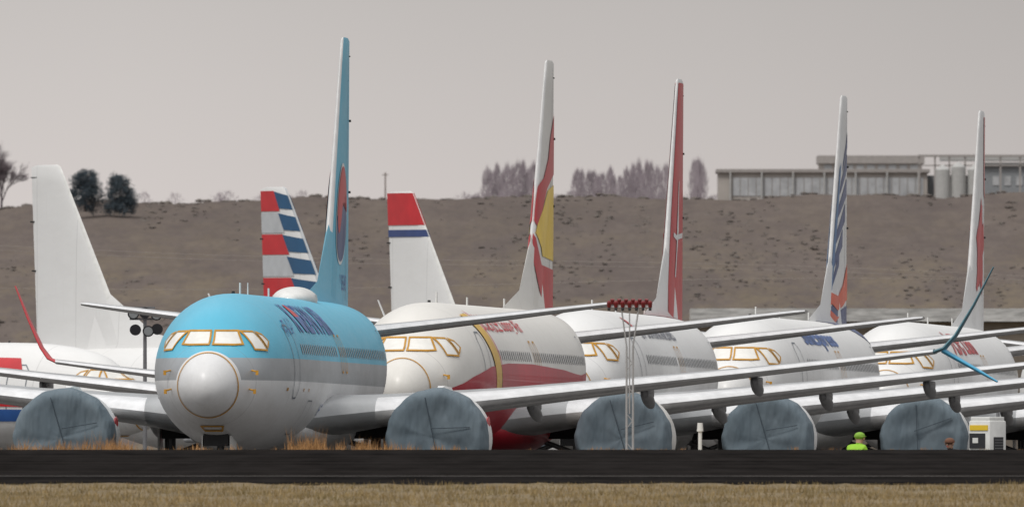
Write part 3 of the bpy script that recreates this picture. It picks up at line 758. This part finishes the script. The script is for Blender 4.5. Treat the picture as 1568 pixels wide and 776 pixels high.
for (ya,yb) in ((383,412),(441,433),(376,405)):
    pv=None
    for i in range(25):
        px=-300+i*100; y=ya+(yb-ya)*(px/980.)+5*math.sin(px*.004); x,z=pxw(px,y,D); q=(x,D,z)
        if pv: b.cyl(pv,q,.009,.009,0,4,cap=False)
        pv=q
b.done('overhead_power_lines',[simple('cable_grey',(.32,.29,.27),.7)])
D=880; x,z=pxw(222,470,D); root=empty('floodlight_mast',(x,D,0)); b=Bld()
b.cyl((0,0,0),(0,0,z-.1),.07,.05,0); b.box((0,0,z-.35),(.9,.06,.06),0); b.box((0,0,z-.02),(.6,.06,.06),0)
b.done('pole',[STEEL],root); b=Bld()
for (dx,dz) in ((-.34,-.15),(.0,-.12),(.34,-.18),(-.28,-.62),(.1,-.66),(.36,-.6)):
    b.cyl((dx,-.02,z+dz),(dx,-.22,z+dz-.05),.10,.17,0,18)
b.done('lamp_housings',[BLACK],root); b=Bld()
for (dx,dz) in ((-.34,-.15),(.34,-.18),(.1,-.66)): b.cyl((dx,-.222,z+dz-.05),(dx,-.23,z+dz-.052),.13,.13,0,18)
b.done('lamp_lenses',[simple('lamp_glass',(.35,.37,.38),.15)],root)

# ------------------------------------------------------------ runway light mast
D=612.; x,_=pxw(964,0,D); z0=zg(D); root=empty('approach_light_mast',(x,D,z0)); H=pxw(0,461,D)[1]-z0
GAL=simple('galvanised_tube',(.42,.42,.43),.5,metal=.2); LRED=simple('red_lamp_housing',(.22,.02,.025),.5,var=.3)
b=Bld()
for sx in (-.06,.07): b.cyl((sx,0,0),(sx,0,H*.72),.024,.020,0,8)
b.cyl((-.06,0,H*.72),(-.17,0,H-.12),.016,.016,0,6); b.cyl((.07,0,H*.72),(.19,0,H-.12),.016,.016,0,6); b.cyl((0,0,H*.3),(0,0,H-.1),.018,.015,0,6)
for i in range(7):
    z=H*(.12+.09*i); b.cyl((-.06,0,z),(.07,0,z+.16*(1 if i%2 else -1)),.010,.010,0,5)
b.cyl((-.46,0,H-.12),(.46,0,H-.12),.022,.022,0,8); b.cyl((-.36,.15,H-.05),(.36,.15,H-.05),.018,.018,0,8)
b.box((0,0,.04),(.55,.4,.06),0); b.done('frame',[GAL],root)
b=Bld()
for i in range(7):
    xx=-.42+i*.14; b.box((xx,0,H-.16),(.06,.07,.07),1,bev=.012); b.cyl((xx,0,H-.12),(xx,-.03,H-.03),.040,.048,0,12); b.sph((xx,-.03,H-.03),.043,u=10,v=8)
    if i<6:
        xx+=.07; b.cyl((xx,.15,H-.06),(xx,.12,H+.04),.034,.042,0,12)
b.done('lamps',[LRED,BLACK],root)
D=640.; x,_=pxw(1072,0,D); b=Bld(); z0=zg(D); zt=pxw(0,647,D)[1]-z0
b.cyl((0,0,0),(0,0,zt-.16),.04,.04,0,12); b.cyl((0,0,zt-.18),(0,0,zt),.07,.055,0,12); b.box((0,0,.03),(.3,.3,.06),0); b.cyl((0,0,zt*.5),(.07,0,zt*.5),.06,.06,0,10)
b.done('marker_post',[WHITE],loc=(x,D,z0))

# ------------------------------------------------------------ ground power unit
D=800.; x,_=pxw(1512,0,D); root=empty('ground_power_unit',(x,D,0),(0,0,rad(-38)))
b=Bld(); b.box((0,0,1.42),(.72,.74,1.75),0,bev=.05); b.box((0,0,2.34),(.64,.66,.10),0,bev=.02); b.done('cabinet',[WHITE],root)
b=Bld(); b.box((-.05,-.38,1.75),(.52,.03,.40),0); b.box((.37,.0,1.6),(.03,.4,.5),0)
for i in range(6): b.box((.385,0,1.40+i*.075),(.03,.36,.02),1)
b.done('panels_and_grille',[BLACK,STEEL],root)
b=Bld(); b.box((0,-.38,2.10),(.60,.025,.14),0); b.done('yellow_label',[YEL],root)
b=Bld(); b.box((-.1,-.40,1.76),(.18,.02,.14),0); b.done('gauge_panel',[WHITE],root)
b=Bld(); b.cyl((.2,.2,2.38),(.2,.2,2.5),.05,.05,0,10); b.box((0,0,.48),(.8,.9,.12),0); b.cyl((0,-.45,.45),(0,-1.3,.3),.03,.03,0,8)
for sx in (-.4,.4):
    for sy in (-.3,.3): b.cyl((sx-.08,sy,.28),(sx+.08,sy,.28),.28,.28,1,20)
b.done('chassis',[STEEL,TYRE],root)

# ------------------------------------------------------------ ground crew, stooping
def worker(px,D,vest,hat,facing):
    x,_=pxw(px,0,D); z0=zg(D)
    V=[];E=[];R=[]
    def v(p,r): V.append(p);R.append(r); return len(V)-1
    pel=v((0,.06,.95),.15); ab=v((0,.0,1.13),.14); ch=v((0,-.12,1.36),.165); nk=v((0,-.20,1.52),.065); hd0=v((0,-.23,1.58),.08); hd=v((0,-.26,1.68),.10)
    E+=[(pel,ab),(ab,ch),(ch,nk),(nk,hd0),(hd0,hd)]
    for s in (1,-1):
        sh=v((s*.19,-.12,1.46),.075); el=v((s*.27,-.20,1.16),.05); wr=v((s*.20,-.42,1.0),.035); pa=v((s*.18,-.49,.97),.036)
        E+=[(ch,sh),(sh,el),(el,wr),(wr,pa)]
        for i in range(4):
            f1=v((s*(.15+.022*i),-.55,.95),.010); f2=v((s*(.15+.022*i),-.575,.915+.005*abs(i-1)),.008); E+=[(pa,f1),(f1,f2)]
        t1=v((s*.13,-.50,.98),.011); E+=[(pa,t1)]
        hp=v((s*.10,.05,.88),.105); kn=v((s*.12,-.02,.50),.07); an=v((s*.12,.04,.10),.05); to=v((s*.14,-.14,.05),.045)
        E+=[(pel,hp),(hp,kn),(kn,an),(an,to)]
    me=bpy.data.meshes.new('b'); me.from_pydata(V,E,[]); o=bpy.data.objects.new('b',me); link(o); C.view_layer.objects.active=o
    o.modifiers.new('s','SKIN')
    for i,r in enumerate(R): me.skin_vertices[0].data[i].radius=(r,r); me.skin_vertices[0].data[i].use_root=(i==0)
    o.modifiers.new('d','SUBSURF').levels=2
    C.view_layer.update()
    m2=bpy.data.meshes.new_from_object(o.evaluated_get(C.evaluated_depsgraph_get())); bpy.data.objects.remove(o)
    trousers=simple('work_trousers',(.03,.035,.05),.9); skin=simple('skin',(.45,.27,.19),.6)
    m2.materials.clear()
    for m in (trousers,vest,skin): m2.materials.append(m)
    for p in m2.polygons:
        c=p.center; p.use_smooth=True
        p.material_index=2 if (c.z>1.56 and abs(c.x)<.12) or c.y<-.43 else (1 if c.z>.96 else 0)
    root=empty('worker',(x,D,z0),(0,0,rad(facing)))
    m2.name='body'; link(bpy.data.objects.new('body',m2),root)
    b=Bld(); b.sph((0,-.245,1.72),.115,.13,.085,0); b.cyl((0,-.26,1.70),(0,-.26,1.712),.14,.135,0,18); b.done('cap',[hat],root)
    b=Bld(); 
    for s in (1,-1): b.sph((s*.035,-.35,1.665),.014,mi=0,u=8,v=6); b.sph((s*.10,-.26,1.66),.022,.03,.035,mi=1,u=8,v=6)
    b.sph((0,-.365,1.635),.016,.02,.025,mi=1,u=8,v=6); b.box((0,-.355,1.60),(.05,.01,.01),2); b.done('face',[BLACK,skin,RED],root)
    b=Bld(); b.box((0,.035,1.25),(.26,.012,.05),0); b.done('reflective_band',[PALE],root)
HV=simple('hi_vis_yellow_green',(.30,.60,.04),.8,var=.2)
worker(1308,657.5,HV,simple('green_cap',(.22,.42,.05),.8),150); worker(1462,700.,simple('dark_jacket',(.05,.045,.05),.9),simple('brown_beanie',(.16,.07,.04),.8),-30)

# ------------------------------------------------------------ world, sun, camera
w=bpy.data.worlds.new('World'); SC.world=w; w.use_nodes=True; nt=w.node_tree
bg=nt.nodes['Background']
sky=N(nt,'ShaderNodeTexSky',sky_type='NISHITA',sun_disc=False); sky.dust_density=4; sky.air_density=1.
hs=N(nt,'ShaderNodeHueSaturation'); hs.inputs['Saturation'].default_value=.25; nt.links.new(sky.outputs[0],hs.inputs['Color'])
tc=N(nt,'ShaderNodeTexCoord'); sp=N(nt,'ShaderNodeSeparateXYZ'); nt.links.new(tc.outputs['Generated'],sp.inputs[0])
zr=RANGE(nt,sp.outputs['Z'],-.02,1.)
rp=N(nt,'ShaderNodeValToRGB'); nt.links.new(zr,rp.inputs[0]); e=rp.color_ramp.elements
def zp(z): return (z+.02)/1.02
e[0].position=0; e[0].color=(.50,.47,.45,1); e[1].position=1; e[1].color=(1.0,1.0,1.0,1)
for z,c in ((.004,(.65,.59,.57)),(.010,(.595,.555,.535)),(.017,(.51,.485,.468)),(.05,(.41,.40,.395)),(.30,(.49,.49,.495)),(.6,(.92,.92,.93))):
    q=e.new(zp(z)); q.color=(*c,1)
nz=N(nt,'ShaderNodeTexNoise'); nz.inputs['Scale'].default_value=14; nz.inputs['Detail'].default_value=3; nt.links.new(tc.outputs['Generated'],nz.inputs['Vector'])
kx=M(nt,'MULTIPLY',M(nt,'MULTIPLY_ADD',sp.outputs['X'],-7.,1.0),RANGE(nt,nz.outputs['Fac'],.3,.7,.95,1.05))
kx=M(nt,'MINIMUM',M(nt,'MAXIMUM',kx,.86),1.08)
vm=N(nt,'ShaderNodeVectorMath',operation='SCALE'); nt.links.new(rp.outputs[0],vm.inputs[0]); nt.links.new(M(nt,'MULTIPLY',kx,10.),vm.inputs['Scale'])
cl=MIX(nt,.03,vm.outputs[0],hs.outputs[0])
nt.links.new(cl,bg.inputs['Color']); bg.inputs['Strength'].default_value=.1
sun=bpy.data.lights.new('sun','SUN'); sun.energy=1.5; sun.angle=rad(14); sun.color=(1,.96,.90)
so=bpy.data.objects.new('sun',sun); link(so)
az=rad(212); el=rad(54)
d=Vector((math.sin(az)*math.cos(el),math.cos(az)*math.cos(el),math.sin(el)))
so.rotation_euler=d.to_track_quat('Z','Y').to_euler()
sky.sun_elevation=el; sky.sun_rotation=az

cam=bpy.data.cameras.new('camera'); co=bpy.data.objects.new('camera',cam); link(co)
co.location=(0,0,1.6); co.rotation_euler=(rad(90)+math.atan(295/45800.),0,0)
cam.sensor_width=36; cam.lens=36*45800/1568.; cam.clip_start=5; cam.clip_end=20000
cam.dof.use_dof=True; cam.dof.focus_distance=790; cam.dof.aperture_fstop=12
SC.camera=co
SC.view_settings.view_transform='Standard'; SC.view_settings.look='None'; SC.view_settings.exposure=0; SC.view_settings.gamma=1
